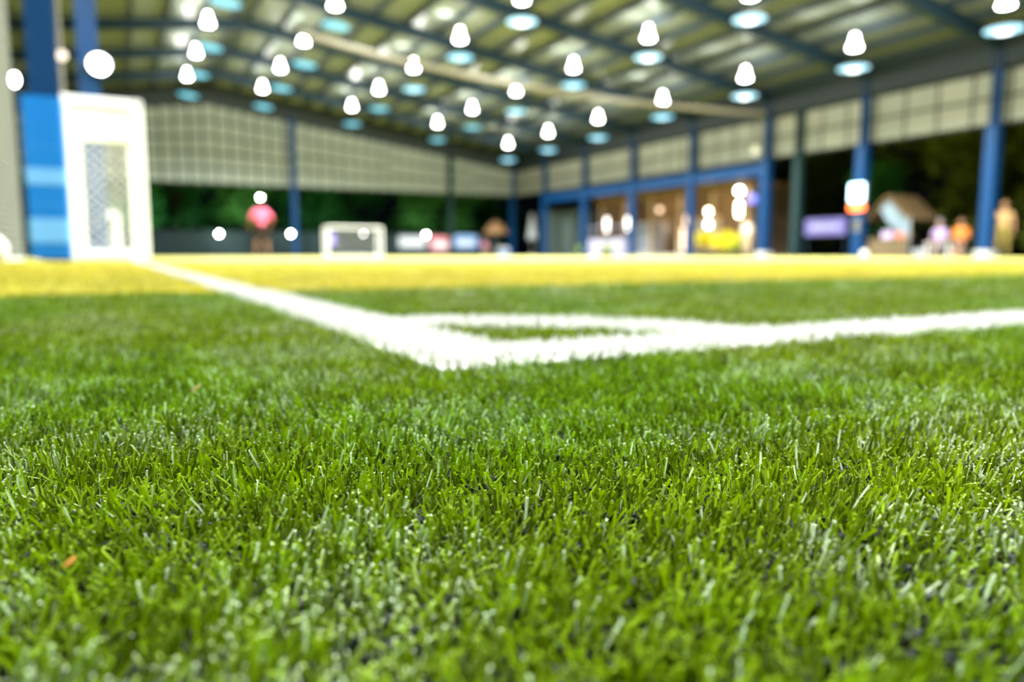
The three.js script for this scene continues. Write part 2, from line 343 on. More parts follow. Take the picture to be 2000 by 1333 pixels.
  spotsG.forEach(([x, a], i) => { ee.set(rnd() * 6, rnd() * 6, rnd() * 6); const s = rr(0.6, 1.5); mm.compose(V(x, 0.0008 + rnd() * rnd() * 0.003, -a), new THREE.Quaternion().setFromEuler(ee), V(s, s, s)); crumbs.setMatrixAt(i, mm); });
  crumbs.name = 'rubber_crumbs'; tag(crumbs, 'dark rubber crumbs between the grass blades', 'rubber crumb', null, 'stuff'); scene.add(crumbs);

  // two dry scraps caught in the blades
  const scrap = (label, x, a, L, W, col, turn) => {
    const t = thing('leaf_scrap', label, 'leaf scrap', [x, 0.0085, -a], turn), p = [], at = (u, v) => [u * L, 0.25 * L * Math.sin(u * 2.6) + 0.12 * L * v * v, v * W * Math.sin(Math.PI * (0.08 + 0.88 * (u + 0.5)))];
    for (let i = 0; i < 8; i++) for (let j = 0; j < 4; j++) { const u0 = i / 8 - 0.5, u1 = (i + 1) / 8 - 0.5, v0 = j / 4 - 0.5, v1 = (j + 1) / 4 - 0.5; p.push(...at(u0, v0), ...at(u0, v1), ...at(u1, v1), ...at(u0, v0), ...at(u1, v1), ...at(u1, v0)); }
    const g = new THREE.BufferGeometry(); g.setAttribute('position', new THREE.Float32BufferAttribute(p, 3)); g.computeVertexNormals();
    part('blade', g, std(col, 0.6, 0, { side: THREE.DoubleSide }), t); part('rib', bar(V(-L * 0.48, -0.2 * L, 0), V(L * 0.48, 0.25 * L, 0), 0.00012, 5), std(col.clone().multiplyScalar(0.5), 0.7), t);
  };
  scrap('small orange scrap of dry leaf between the near blades at the lower left', -0.0103, 0.1472, 0.0026, 0.0016, lin(0.55, 0.25, 0.02), 0.6);
  scrap('small tan scrap of dry leaf among the blades, left of the white corner', 0.0253, 0.3236, 0.0055, 0.0022, lin(0.4, 0.28, 0.13), 0.4);

  // white lines: white blades on a white woven strip
  const whiteMat = std(lin(0.80, 0.80, 0.78), 0.5, 0, { vertexColors: true });
  const stripMat = std(lin(0.80, 0.80, 0.78), 0.8);
  const lineThing = (name, label, which, stripGeo, boxes) => {
    const t = thing(name, label, 'line marking', [0, 0, 0]);
    part('white_strip', stripGeo, stripMat, t);
    const o = { p: [], c: [] };
    for (const [x0, x1, a0, a1, cell] of boxes) for (let x = x0; x < x1; x += cell) for (let a = a0; a < a1; a += cell) {
      const X = x + rr(-0.5, 0.5) * cell * 1.6, A = a + rr(-0.5, 0.5) * cell * 1.6; if (whiteAt(X, A) !== which) continue;
      const k = rr(0.9, 1.08), big = cell / 0.0028;
      blade(o, X, -A, rr(0.0105, 0.0145), 0.0013 * big, rnd() * 6.283, rr(0, 0.6), rnd() * 6.283, rr(0, 0.3), [k, k, k], big > 1.5 ? 1 : 2);
    }
    const f = part('white_blades', ribbonGeo(o), whiteMat, t); f.userData.kind = 'stuff';
  };
  const w = GEO.w;
  lineThing('goal_line', 'white goal line running from the corner to the white goal on the left', 1, moved(box(w, 0.006, 40), GEO.x0 + w / 2, 0.003, -(GEO.a0 + 20)), [[GEO.x0, GEO.x0 + w, GEO.a0, 1.2, 0.0028], [GEO.x0, GEO.x0 + w, 1.2, 5, 0.007]]);
  lineThing('touchline', 'white touchline running from the corner to the right edge of the picture', 2, moved(box(22, 0.006, w), GEO.x0 + w + 11, 0.003, -(GEO.a0 + w / 2)), [[GEO.x0 + w, 1.1, GEO.a0, GEO.a0 + w, 0.0028]]);
  const arcShape = new THREE.Shape(); arcShape.absarc(0, 0, ARC_R, 0, Math.PI / 2, false); arcShape.absarc(0, 0, ARC_r, Math.PI / 2, 0, true);
  lineThing('corner_arc', 'thin white quarter-circle arc closing the corner between the two white lines', 3, new THREE.ExtrudeGeometry(arcShape, { depth: 0.0055, bevelEnabled: false, curveSegments: 24 }).rotateX(-Math.PI / 2).translate(GEO.x0, 0.0002, -GEO.a0), [[GEO.x0, GEO.x0 + 0.3, GEO.a0, GEO.a0 + 0.3, 0.0028]]);
}

// ------------------------------------------------------------------ goals, pad, floodlight, side net
function netGeo(w, h, step, th) {     // diamond netting in the xy plane, w by h from the origin
  const gs = [], add = (x0, y0, x1, y1) => { const d = V(x1 - x0, y1 - y0, 0), L = d.length(); if (L < 0.02) return; const g = new THREE.BoxGeometry(L, th, th); g.rotateZ(Math.atan2(d.y, d.x)); gs.push(g.translate((x0 + x1) / 2, (y0 + y1) / 2, 0)); };
  const s = step * Math.SQRT2;
  for (let c = -h; c < w; c += s) { const x0 = Math.max(0, c), x1 = Math.min(w, c + h); if (x1 > x0) { add(x0, x0 - c, x1, x1 - c); add(x0, h - (x0 - c), x1, h - (x1 - c)); } }
  return merged(gs);
}
function goal(label, pos, turn, W, H, D, tube, panel, cord = 0.008) {
  // local axes: x from the near post to the far one, y up, z to the back of the goal
  const t = thing('football_goal', label, 'goal', pos, turn), T = tube, fr = M.whiteMetal, k = T / 2;
  for (const x of [0, W]) part('post', moved(box(T, H, T, T * 0.2), x, H / 2, 0), fr, t);
  part('crossbar', moved(box(W + T, T, T, T * 0.2), W / 2, H - k, 0), fr, t);
  for (const x of [0, W]) {
    part('back_post', moved(box(T, H, T, T * 0.2), x, H / 2, D), fr, t);
    part('ground_bar', moved(box(T * 0.9, T * 0.9, D, T * 0.2), x, k, D / 2), fr, t);
    part('top_bar', moved(box(T * 0.9, T * 0.9, D, T * 0.2), x, H - k, D / 2), fr, t);
    if (panel && x > 0) { const s = part('added_panel', moved(box(0.02, panel, D - T * 0.8, 0.008), x, H - T * 0.6 - panel / 2, D / 2), M.white, t); s.userData.label = 'added white panel in place of the overbright top net'; }  // panel added in place of the overbright net and bars on top
  }
  part('back_bar', moved(box(W, T * 0.9, T * 0.9, T * 0.2), W / 2, k, D), fr, t);
  part('back_top_bar', moved(box(W, T * 0.9, T * 0.9, T * 0.2), W / 2, H - k, D), fr, t);
  const net = (g) => { const n = part('net', g, M.net, t); n.userData.kind = 'stuff'; };
  net(netGeo(W, H, 0.1, cord).translate(0, 0, D)); net(netGeo(W, D, 0.1, cord).rotateX(Math.PI / 2).translate(0, H - k, 0));
  for (const x of [0, W]) net(netGeo(D, H, 0.1, cord).rotateY(-Math.PI / 2).translate(x, 0, 0));
  return t;
}
goal('white framed goal at the end of the goal line, seen from its side', [0.30, 0, -13.7], -Math.PI / 2, 3, 2.0, 0.8, 0.14, 0.42, 0.0065);
goal('small white goal standing behind the netting of the nearer goal', [0.02, 0, -23.3], -Math.PI / 2, 1.8, 1.2, 0.4, 0.12, 0);
goal('white goal before the far wall, seen from the front', [14.25, 0, -44], Math.PI, 3.3, 1.8, 0.9, 0.085, 0, 0.003);
{
  const t = thing('post_pad', 'tall bright blue padded cover round the column beside the goal, with pale bands', 'pad', [-0.63, 0, -9.6]);
  const padMat = std(lin(0.008, 0.14, 0.5), 0.38), band = std(lin(0.12, 0.33, 0.7), 0.35), seam = std(lin(0.02, 0.18, 0.6), 0.5);
  part('pad_core', hollow(0.37, 0.4, 1.7).translate(0, 0.03, 0), padMat, t);
  for (const [y, h] of [[0.9, 0.17], [0.33, 0.26]]) part('pale_band', hollow(0.38, 0.41, h).translate(0, y - h / 2, 0), band, t);
  for (const y of [0.6, 1.2]) part('seam', hollow(0.376, 0.406, 0.02).translate(0, y, 0), seam, t);
}
{
  const t = thing('floodlight', 'dazzling white floodlight on a bracket of the blue column above the goal', 'floodlight', [-0.12, 3.55, -15.99], 0);
  const R = 0.17;
  part('housing', lathe([[0, -0.14], [0.1, -0.14], [R, -0.02], [R + 0.02, 0.02], [R, 0.02], [R - 0.02, 0]], 24).rotateX(Math.PI / 2), M.alu, t);
  part('lamp_glass', lathe([[0, 0.07], [0.12, 0.05], [R - 0.01, 0.0], [0, -0.02]], 24).rotateX(Math.PI / 2), glow(lin(0.95, 0.97, 1), 60), t);
  part('bracket', merged([bar(V(0, 0, -0.12), V(-0.22, -0.05, -0.22), 0.025), moved(box(0.12, 0.16, 0.05, 0.01), -0.22, -0.05, -0.22)]), M.steelDark, t);
  const l = new THREE.SpotLight(lin(0.95, 0.97, 1), 14, 0, 1.1, 0.5, 2); l.position.set(-0.1, 3.55, -15.8); l.target.position.set(2, 0, -8); l.shadow.radius = 8; l.name = 'floodlight_light'; scene.add(l, l.target);
}
{
  // grey side net left of the pad, on a cable between the left-hand columns
  const t = thing('side_net', 'grey netting hung beside the pitch at the left edge of the picture', 'net', [-0.86, 0, -9.2], Math.PI / 2);
  const n = part('netting', netGeo(7, 7.5, 0.08, 0.011).rotateY(Math.PI), M.greyNet, t); n.userData.kind = 'stuff';
  part('top_cable', bar(V(0, 7.5, 0), V(-7, 7.5, 0), 0.012, 6), M.steelDark, t);
  part('bottom_rope', bar(V(0, 0.03, 0), V(-7, 0.03, 0), 0.015, 6), M.white, t);
}
function hollow(w, d, h) {             // padded sleeve with rounded corners and a square hole
  const r = 0.05, s = new THREE.Shape(), x = w / 2, y = d / 2; s.moveTo(-x + r, -y); s.lineTo(x - r, -y); s.quadraticCurveTo(x, -y, x, -y + r); s.lineTo(x, y - r); s.quadraticCurveTo(x, y, x - r, y); s.lineTo(-x + r, y); s.quadraticCurveTo(-x, y, -x, y - r); s.lineTo(-x, -y + r); s.quadraticCurveTo(-x, -y, -x + r, -y);
  const o = new THREE.Path(), k = 0.145; o.moveTo(-k, -k); o.lineTo(-k, k); o.lineTo(k, k); o.lineTo(k, -k); o.lineTo(-k, -k); s.holes.push(o);
  return new THREE.ExtrudeGeometry(s, { depth: h, bevelEnabled: false, curveSegments: 6 }).rotateX(-Math.PI / 2);
}
function ball(label, x, a, r) {
  const t = thing('football', label, 'ball', [x, r + 0.004, -a]);
  part('ball_skin', new THREE.IcosahedronGeometry(r, 4), M.white, t);
  const pents = []; for (const p of [[0, 1, 0], [0.72, 0.45, 0.53], [-0.72, 0.45, 0.53], [0.45, -0.45, 0.77], [-0.45, -0.45, 0.77], [0.9, -0.3, -0.3], [-0.9, -0.3, -0.3], [0, 0.4, -0.9], [0, 0.35, 0.94]]) { const d = V(...p).normalize(), g = new THREE.SphereGeometry(r * 1.008, 5, 2, 0, 6.2832, 0, 0.34); g.applyQuaternion(new THREE.Quaternion().setFromUnitVectors(V(0, 1, 0), d)); pents.push(g); }
  const pp = part('dark_patches', merged(pents), std(lin(0.5, 0.5, 0.52), 0.5), t); pp.userData.kind = 'stuff';
}
ball('white football lying on the turf before the column with the lit sign', 23.6, 17.75, 0.13);
ball('white football at the left edge of the turf beside the blue pad', -0.755, 6.1, 0.1);
{
  const t = thing('pole_lamp', 'thin pale pole with a small dim lamp between the two blue columns on the left', 'lamp', [-0.78, 0, -17.2]);
  part('pole', moved(new THREE.CylinderGeometry(0.03, 0.04, 5.6, 10), 0, 2.8, 0), M.pale, t);
  part('lamp_globe', moved(new THREE.SphereGeometry(0.09, 16, 12), 0.03, 3.88, 0.12), glow(lin(1, 0.85, 0.65), 2.2), t);
  part('arm', bar(V(0, 3.9, 0), V(0.03, 3.9, 0.1), 0.015), M.pale, t);
  const u = thing('wall_lamp', 'small white lamp behind the grey netting left of the pad', 'lamp', [-1.9, 4.1, -21]);
  part('lamp_globe', new THREE.SphereGeometry(0.1, 16, 12).scale(0.8, 1.35, 0.8), glow(lin(1, 0.98, 0.9), 34), u);
  part('bracket', merged([bar(V(0, 0.1, 0), V(0, 0.4, -0.1), 0.02), bar(V(0, 0.4, -0.1), V(0, -4.1, -0.1), 0.035)]), M.steelDark, u);
}

// ------------------------------------------------------------------ people
// distance field of tapered capsules joined smoothly, meshed with marching cubes
function capsuleField(bones, k) {
  return (x, y, z) => {
    let d = 1e3;
    for (const [a, b, ra, rb, sx = 1] of bones) {
      const bx = b[0] - a[0], by = b[1] - a[1], bz = b[2] - a[2], px = x - a[0], py = y - a[1], pz = z - a[2];
      const t = clamp((px * bx + py * by + pz * bz) / (bx * bx + by * by + bz * bz + 1e-9), 0, 1), ex = (px - bx * t), ey = py - by * t, ez = (pz - bz * t) * sx;
      const e = Math.sqrt(ex * ex + ey * ey + ez * ez) - lerp(ra, rb, t), h = Math.max(k - Math.abs(d - e), 0) / k;
      d = Math.min(d, e) - h * h * k * 0.25;
    }
    return d;
  };
}
const mcMat = new THREE.MeshBasicMaterial();
function isosurface(field, centre, halfSize, res) {
  const mc = new MarchingCubes(res, mcMat, false, false, 90000); mc.isolation = 0; mc.reset();
  for (let k = 0; k < res; k++) for (let j = 0; j < res; j++) for (let i = 0; i < res; i++) mc.field[i + j * res + k * res * res] = -field(centre[0] + halfSize * (2 * i / res - 1), centre[1] + halfSize * (2 * j / res - 1), centre[2] + halfSize * (2 * k / res - 1));
  mc.update();
  const n = mc.count, g = new THREE.BufferGeometry();
  g.setAttribute('position', new THREE.BufferAttribute(mc.positionArray.slice(0, n * 3), 3)); g.setAttribute('normal', new THREE.BufferAttribute(mc.normalArray.slice(0, n * 3), 3));
  return g.scale(halfSize, halfSize, halfSize).translate(...centre);
}
// a relaxed right hand: wrist at the origin, fingers along -y, palm facing +x (towards the thigh), thumb to +z
let handGeo;
function hand() {
  if (handGeo) return handGeo;
  const b = [[[0, 0, 0], [0, -0.03, 0], 0.024, 0.026, 1], [[0, -0.03, -0.022], [0, -0.085, -0.026], 0.016, 0.014], [[0, -0.03, 0.0], [0, -0.088, 0.0], 0.017, 0.015], [[0, -0.03, 0.02], [0, -0.085, 0.026], 0.017, 0.014]];
  const F = [[0.028, 0.04, 0.0085], [0.0095, 0.045, 0.009], [-0.0095, 0.042, 0.0085], [-0.028, 0.032, 0.0075]];
  for (const [z, L, r] of F) { const p0 = [0, -0.085, z], p1 = [0.006, -0.085 - L * 0.95, z * 1.05], p2 = [0.02, -0.085 - L * 1.5, z * 1.05], p3 = [0.034, -0.085 - L * 1.8, z]; b.push([p0, p1, r, r * 0.95], [p1, p2, r * 0.95, r * 0.9], [p2, p3, r * 0.9, r * 0.75]); }
  b.push([[0.004, -0.025, 0.02], [0.012, -0.055, 0.045], 0.014, 0.011], [[0.012, -0.055, 0.045], [0.02, -0.085, 0.05], 0.0105, 0.0085]);
  return (handGeo = isosurface(capsuleField(b, 0.008), [0.005, -0.08, 0], 0.105, 64));
}
function person(label, pos, turn, H, pose, c, grp) {
  const t = thing('person', label, 'person', pos, turn, grp), s = H / 1.75, S = (p) => [p[0] * s, p[1] * s, p[2] * s];
  const J = pose, B = [], add = (a, b, ra, rb, sx) => B.push([S(a), S(b), ra * s, rb * s, sx]);
  const hip = J.hip, mid = lerp3(hip, J.chest, 0.45);
  add([hip[0] - 0.07, hip[1], hip[2]], [hip[0] + 0.07, hip[1], hip[2]], 0.115, 0.115, 1.15); add(hip, mid, 0.125, 0.12, 1.25); add(mid, J.chest, 0.12, 0.14, 1.3);
  add([J.chest[0] - 0.11, J.chest[1] + 0.08, J.chest[2]], [J.chest[0] + 0.11, J.chest[1] + 0.08, J.chest[2]], 0.09, 0.09, 1.1);
  add([J.chest[0], J.chest[1] + 0.12, J.chest[2]], J.neck, 0.06, 0.052);
  const hd = J.head; add([hd[0], hd[1] + 0.02, hd[2] - 0.012], [hd[0], hd[1] - 0.05, hd[2] + 0.025], 0.092, 0.062); add([hd[0], hd[1] - 0.02, hd[2] + 0.085], [hd[0], hd[1] + 0.015, hd[2] + 0.075], 0.014, 0.008);
  for (const e of [-1, 1]) add([hd[0] + e * 0.085, hd[1] - 0.01, hd[2] - 0.01], [hd[0] + e * 0.088, hd[1] + 0.02, hd[2] - 0.012], 0.014, 0.016);
  const sleeves = [], legs = [];
  for (const e of [0, 1]) {
    const sg = e ? 1 : -1, sh = [J.chest[0] + sg * 0.185, J.chest[1] + 0.085, J.chest[2]], [el, wr] = J.arms[e];
    add(sh, el, 0.05, 0.04); add(el, wr, 0.04, 0.026); sleeves.push([S(sh), S(lerp3(sh, el, 0.62)), 0.064 * s, 0.058 * s]);
    const hp = [hip[0] + sg * 0.095, hip[1] - 0.03, hip[2]], [kn, an] = J.legs[e];
    add(hp, kn, 0.088, 0.056); add(kn, an, 0.054, 0.034); add([an[0], an[1] - 0.045, an[2] - 0.02], [an[0] + sg * 0.01, an[1] - 0.055, an[2] + 0.15], 0.035, 0.03); legs.push([S(hp), S(lerp3(hp, kn, c.long ? 1 : 0.8)), 0.102 * s, 0.08 * s]);
    if (c.long) legs.push([S(kn), S(lerp3(kn, an, 0.9)), 0.075 * s, 0.055 * s]);
  }
  const top = J.head[1] + 0.15, field = capsuleField(B, 0.035 * s), cy = top * s / 2, hs = Math.max(top * s / 2 + 0.05, 0.6);
  const hands = []; for (const e of [0, 1]) { const [el, wr] = J.arms[e].map(S), q = new THREE.Quaternion().setFromUnitVectors(V(0, -1, 0), V(wr[0] - el[0], wr[1] - el[1], wr[2] - el[2]).normalize()), h = hand().clone(); if (e) { h.scale(-1, 1, 1); const p = h.attributes.position.array, n = h.attributes.normal.array; for (let i = 0; i < p.length; i += 9) for (const A of [p, n]) for (let k = 0; k < 3; k++) { const x = A[i + 3 + k]; A[i + 3 + k] = A[i + 6 + k]; A[i + 6 + k] = x; } } hands.push(h.scale(s, s, s).applyQuaternion(q).translate(...wr)); }
  const body = mergeGeometries([isosurface(field, [0, cy, J.hip[2] * s * 0.5], hs, Math.round(hs * 2 / 0.0125)), ...hands]);
  part('body', body, std(c.skin, 0.55), t);
  const m3 = S(mid), h3 = S(hip), c3 = S(J.chest), w = 0.013 * s, sm = 0.03 * s;
  const shirt = capsuleField([[h3, m3, 0.125 * s + w, 0.12 * s + w, 1.2], [m3, c3, 0.12 * s + w, 0.14 * s + w, 1.25], [[c3[0] - 0.12 * s, c3[1] + 0.08 * s, c3[2]], [c3[0] + 0.12 * s, c3[1] + 0.08 * s, c3[2]], 0.09 * s + w, 0.09 * s + w, 1.1], ...sleeves], sm);
  part('shirt', isosurface(shirt, [0, (h3[1] + c3[1]) / 2, J.hip[2] * s], 0.5 * s, 72), std(c.shirt, 0.85), t);
  const shorts = capsuleField([[[h3[0] - 0.07 * s, h3[1], h3[2]], [h3[0] + 0.07 * s, h3[1], h3[2]], 0.115 * s + w * 1.2, 0.115 * s + w * 1.2, 1.1], ...legs], sm);
  part(c.long ? 'trousers' : 'shorts', isosurface(shorts, [0, h3[1] * (c.long ? 0.55 : 0.8), J.hip[2] * s + (J.legs[0][0][2] - hip[2]) * 0.5 * s], (c.long ? 0.62 : 0.45) * s, 72), std(c.shorts, 0.85), t);
  const hh = S(hd), hair = capsuleField([[[hh[0], hh[1] + 0.04 * s, hh[2] - 0.02 * s], [hh[0], hh[1] + 0.01 * s, hh[2] - 0.035 * s], 0.094 * s, 0.09 * s]], 0.02);
  part('hair', isosurface(hair, [hh[0], hh[1] + 0.03 * s, hh[2] - 0.03 * s], 0.14 * s, 40), std(c.hair, 0.7), t);
  for (const e of [-1, 1]) part('eye', moved(new THREE.SphereGeometry(0.011 * s, 8, 6), hh[0] + e * 0.032 * s, hh[1] + 0.005 * s, hh[2] + 0.074 * s), M.black, t);
  part('mouth', moved(new THREE.SphereGeometry(0.018 * s, 8, 6).scale(1, 0.3, 0.4), hh[0], hh[1] - 0.055 * s, hh[2] + 0.078 * s), std(lin(0.35, 0.1, 0.08), 0.6), t);
  for (const e of [0, 1]) { const a = S(J.legs[e][1]); part('shoe', moved(box(0.1 * s, 0.085 * s, 0.28 * s, 0.035 * s), a[0], Math.max(0.045 * s, a[1] - 0.05 * s), a[2] + 0.06 * s), std(c.shoes ?? lin(0.03, 0.03, 0.03), 0.6), t); }
  return t;
}
function lerp3(a, b, t) { return [lerp(a[0], b[0], t), lerp(a[1], b[1], t), lerp(a[2], b[2], t)]; }
const STAND = { hip: [0, 0.93, 0], chest: [0, 1.26, 0], neck: [0, 1.5, 0.01], head: [0, 1.635, 0.02], arms: [[[-0.25, 1.07, -0.03], [-0.26, 0.84, 0.06]], [[0.25, 1.07, -0.03], [0.26, 0.84, 0.06]]], legs: [[[-0.12, 0.5, 0.03], [-0.13, 0.1, -0.02]], [[0.12, 0.5, 0.03], [0.13, 0.1, -0.02]]] };
const WIDE = { ...STAND, arms: [[[-0.33, 1.12, -0.02], [-0.3, 0.93, 0.14]], [[0.33, 1.12, -0.02], [0.3, 0.93, 0.14]]], legs: [[[-0.15, 0.5, 0.05], [-0.17, 0.1, -0.04]], [[0.15, 0.5, 0.02], [0.18, 0.1, 0.02]]] };
const SIT = { hip: [0, 0.53, 0], chest: [0, 0.87, 0.01], neck: [0, 1.11, 0.03], head: [0, 1.245, 0.05], arms: [[[-0.25, 0.7, 0.03], [-0.16, 0.62, 0.26]], [[0.25, 0.7, 0.03], [0.16, 0.62, 0.26]]], legs: [[[-0.13, 0.5, 0.43], [-0.13, 0.1, 0.4]], [[0.13, 0.5, 0.43], [0.13, 0.1, 0.4]]] };
const skin = lin(0.42, 0.22, 0.13), dark = lin(0.02, 0.015, 0.012);
person('person in a bright pink shirt and dark shorts standing on the pitch', [3.68, 0.01, -22.4], Math.PI + 0.1, 1.68, WIDE, { skin: lin(0.2, 0.09, 0.05), shirt: lin(0.95, 0.16, 0.3), shorts: dark, hair: dark });
person('person in a tan shirt standing behind the rightmost blue column', [25.3, 0, -14.0], -1.1, 1.8, STAND, { skin, shirt: lin(0.5, 0.32, 0.15), shorts: lin(0.25, 0.19, 0.05), hair: lin(0.2, 0.12, 0.05), long: true });
person('person in cream clothes standing beside the column with the round blue light', [25.3, 0, -25.1], -1.3, 1.82, STAND, { skin, shirt: lin(0.75, 0.68, 0.58), shorts: lin(0.45, 0.36, 0.22), hair: lin(0.3, 0.2, 0.1), long: true });
person('seated person in an orange shirt behind the small white table', [26.6, 0, -16.15], -1.2, 1.78, SIT, { skin, shirt: lin(0.75, 0.22, 0.05), shorts: dark, hair: lin(0.1, 0.05, 0.03) });
person('seated person in a lavender shirt, left of the one in orange', [26.7, 0, -17.0], -1.4, 1.75, SIT, { skin, shirt: lin(0.55, 0.42, 0.75), shorts: lin(0.1, 0.1, 0.16), hair: lin(0.35, 0.32, 0.38) });
person('seated person in a pink shirt under the tan parasol by the far corner', [22.9, 0, -47.6], 0.2, 1.75, SIT, { skin, shirt: lin(0.75, 0.35, 0.5), shorts: dark, hair: dark });

// stools and table for the seated people
{
  const seat = thing('stool', 'white plastic stool under the person in orange', 'stool', [26.6, 0, -16.15], 0, 'white plastic stools');
  part('seat', moved(new THREE.CylinderGeometry(0.18, 0.2, 0.04, 18), 0, 0.39, 0), M.white, seat);
  for (const [x, z] of [[1, 1], [1, -1], [-1, 1], [-1, -1]]) part('leg', bar(V(x * 0.11, 0.38, z * 0.11), V(x * 0.16, 0, z * 0.16), 0.018, 6), M.white, seat);
  copyOf(seat, [26.7, 0, -17.0], 0, 'white plastic stool under the person in lavender'); copyOf(seat, [22.9, 0, -47.6], 0, 'white plastic stool under the person in pink at the far corner');
  const tb = thing('side_table', 'small white table before the seated people on the right', 'table', [25.75, 0, -16.3]);
  part('table_top', moved(box(0.55, 0.03, 0.9, 0.01), 0, 0.5, 0), M.white, tb);
  for (const [x, z] of [[1, 1], [1, -1], [-1, 1], [-1, -1]]) part('leg', moved(box(0.04, 0.49, 0.04), x * 0.23, 0.245, z * 0.4), M.white, tb);
  const bowl = (label, x, a, col) => { const b = thing('sports_bag', label, 'bag', [x, 0, -a]); part('bag_body', moved(box(0.3, 0.3, 0.46, 0.1), 0, 0.15, 0), std(col, 0.8), b); part('strap', new THREE.TorusGeometry(0.12, 0.015, 6, 14, Math.PI).rotateY(Math.PI / 2).translate(0, 0.28, 0), M.black, b); };
  bowl('white bag on the ground left of the small white table', 25.6, 17.0, lin(0.3, 0.3, 0.32)); bowl('tan bag on the ground right of the small white table', 25.6, 15.65, lin(0.25, 0.15, 0.09));
}

// ------------------------------------------------------------------ right side: pavilion, lanterns, signs, tent, shed, shrubs
{
  const p = thing('pavilion', 'warmly lit tan pavilion with posts and a flat roof beyond the right-hand columns', 'building', [28, 0, -34.2]);
  part('roof', moved(box(3.4, 0.16, 13.4, 0.02), 1.3, 3.72, 0), M.tan, p);
  part('fascia', moved(box(0.08, 0.42, 13.4, 0.01), -0.34, 3.6, 0), std(lin(0.22, 0.13, 0.06), 0.7), p);
  part('back_wall', moved(box(0.15, 3.6, 13.2), 2.8, 1.8, 0), std(lin(0.2, 0.14, 0.08), 0.85), p);
  for (const z of [-6.5, 6.5]) part('end_wall', moved(box(2.6, 3.6, 0.15), 1.5, 1.8, z), std(lin(0.2, 0.14, 0.085), 0.85), p);
  for (let i = 0; i < 6; i++) part('post', moved(box(0.16, 3.4, 0.16, 0.015), 0, 1.7, -6.45 + i * 2.58), std(lin(0.5, 0.38, 0.25), 0.7), p);
  part('floor_slab', moved(box(3.2, 0.14, 13.2), 1.4, 0.07, 0), M.concrete, p);
  for (const [z, w] of [[-3.6, 1.6], [0.6, 2.2], [4.6, 2.2]]) { const d = part('door', moved(box(0.06, 2.2, w, 0.01), 2.68, 1.24, z), std(lin(0.55, 0.42, 0.28), 0.6), p); part('door_pane', moved(box(0.02, 1.5, w * 0.7), 2.64, 1.4, z), std(lin(0.5, 0.55, 0.6), 0.15), d); part('handle', moved(box(0.04, 0.2, 0.03), 2.62, 1.15, z - w * 0.4), M.alu, d); }
  for (const [z, y] of [[-3, 3.2], [2.5, 3.2], [6, 3.2]]) { const l = new THREE.PointLight(lin(1, 0.72, 0.42), 5, 0, 2); l.position.set(29.2, y, -34.2 + z); l.shadow.radius = 6; l.name = 'pavilion_light'; scene.add(l); }
}
{
  const make = (label, x, y, a, h, w, c, k, grp) => {
    const t = thing('lantern', label, 'lantern', [x, y, -a], 0, grp);
    part('lamp_glass', lathe([[0, -h / 2], [w * 0.8, -h / 2], [w, -h * 0.3], [w, h * 0.3], [w * 0.8, h / 2], [0, h / 2]], 16), glow(c, k), t);
    part('cap', moved(new THREE.ConeGeometry(w * 1.2, 0.08, 16), 0, h / 2 + 0.04, 0), M.black, t);
    part('hanging_rod', bar(V(0, h / 2 + 0.06, 0), V(0, Math.max(h / 2 + 0.12, 3.6 - y), 0), 0.01, 6), M.black, t);
    const l = new THREE.PointLight(c, k * 0.14, 0, 2); l.position.set(x, y, -a); l.shadow.radius = 4; l.name = 'lantern_light'; scene.add(l);
    return t;
  };
  const warm = lin(1, 0.86, 0.62), cool = lin(1, 0.97, 0.88);
  make('tall white lantern, leftmost of the row in the pavilion', 28, 2.05, 40.0, 0.85, 0.08, cool, 9, 'lanterns of the pavilion');
  make('tall white lantern, second from the left in the pavilion', 28, 2.05, 37.75, 0.75, 0.08, cool, 9, 'lanterns of the pavilion');
  make('tall white lantern, third from the left in the pavilion', 28, 1.95, 35.5, 0.85, 0.08, cool, 9, 'lanterns of the pavilion');
  make('dim peach lantern beside the column in front of the pavilion', 28, 2.0, 32.35, 0.5, 0.1, lin(1, 0.7, 0.48), 4, 'lanterns of the pavilion');
  make('upper of the two warm lanterns hung above each other over the yellow shrubs', 27.9, 2.4, 30.5, 0.28, 0.11, warm, 20, 'lanterns of the pavilion');
  make('lower of the two warm lanterns hung above each other over the yellow shrubs', 27.9, 1.72, 30.46, 0.3, 0.13, warm, 24, 'lanterns of the pavilion');
  make('long warm lantern at the right-hand end of the pavilion', 27.9, 2.4, 28.3, 0.7, 0.11, warm, 22, 'lanterns of the pavilion');
  const t = thing('globe_lamp', 'round white globe lamp above the long warm lantern', 'lamp', [27.6, 3.28, -28.0]);
  part('lamp_globe', new THREE.SphereGeometry(0.15, 18, 12), glow(cool, 40), t); part('bracket', bar(V(0, 0.14, 0), V(0.02, 0.38, 0), 0.015, 6), M.black, t);
  const u = thing('globe_lamp', 'dim tan globe lamp in the middle of the pavilion', 'lamp', [28, 2.72, -34.7]);
  part('lamp_globe', new THREE.SphereGeometry(0.15, 18, 12), glow(lin(1, 0.68, 0.42), 3.5), u); part('hanging_rod', bar(V(0, 0.14, 0), V(0, 0.9, 0), 0.01, 6), M.black, u);
  const s = thing('light_strip', 'upright peach light strip behind the column in front of the pavilion', 'lamp', [28, 0, -32.6]);
  part('strip_glass', moved(new THREE.CylinderGeometry(0.06, 0.06, 1.3, 12), 0, 0.98, 0), glow(lin(1, 0.72, 0.5), 5), s); part('foot', moved(new THREE.CylinderGeometry(0.12, 0.14, 0.32, 14), 0, 0.16, 0), M.black, s);
}
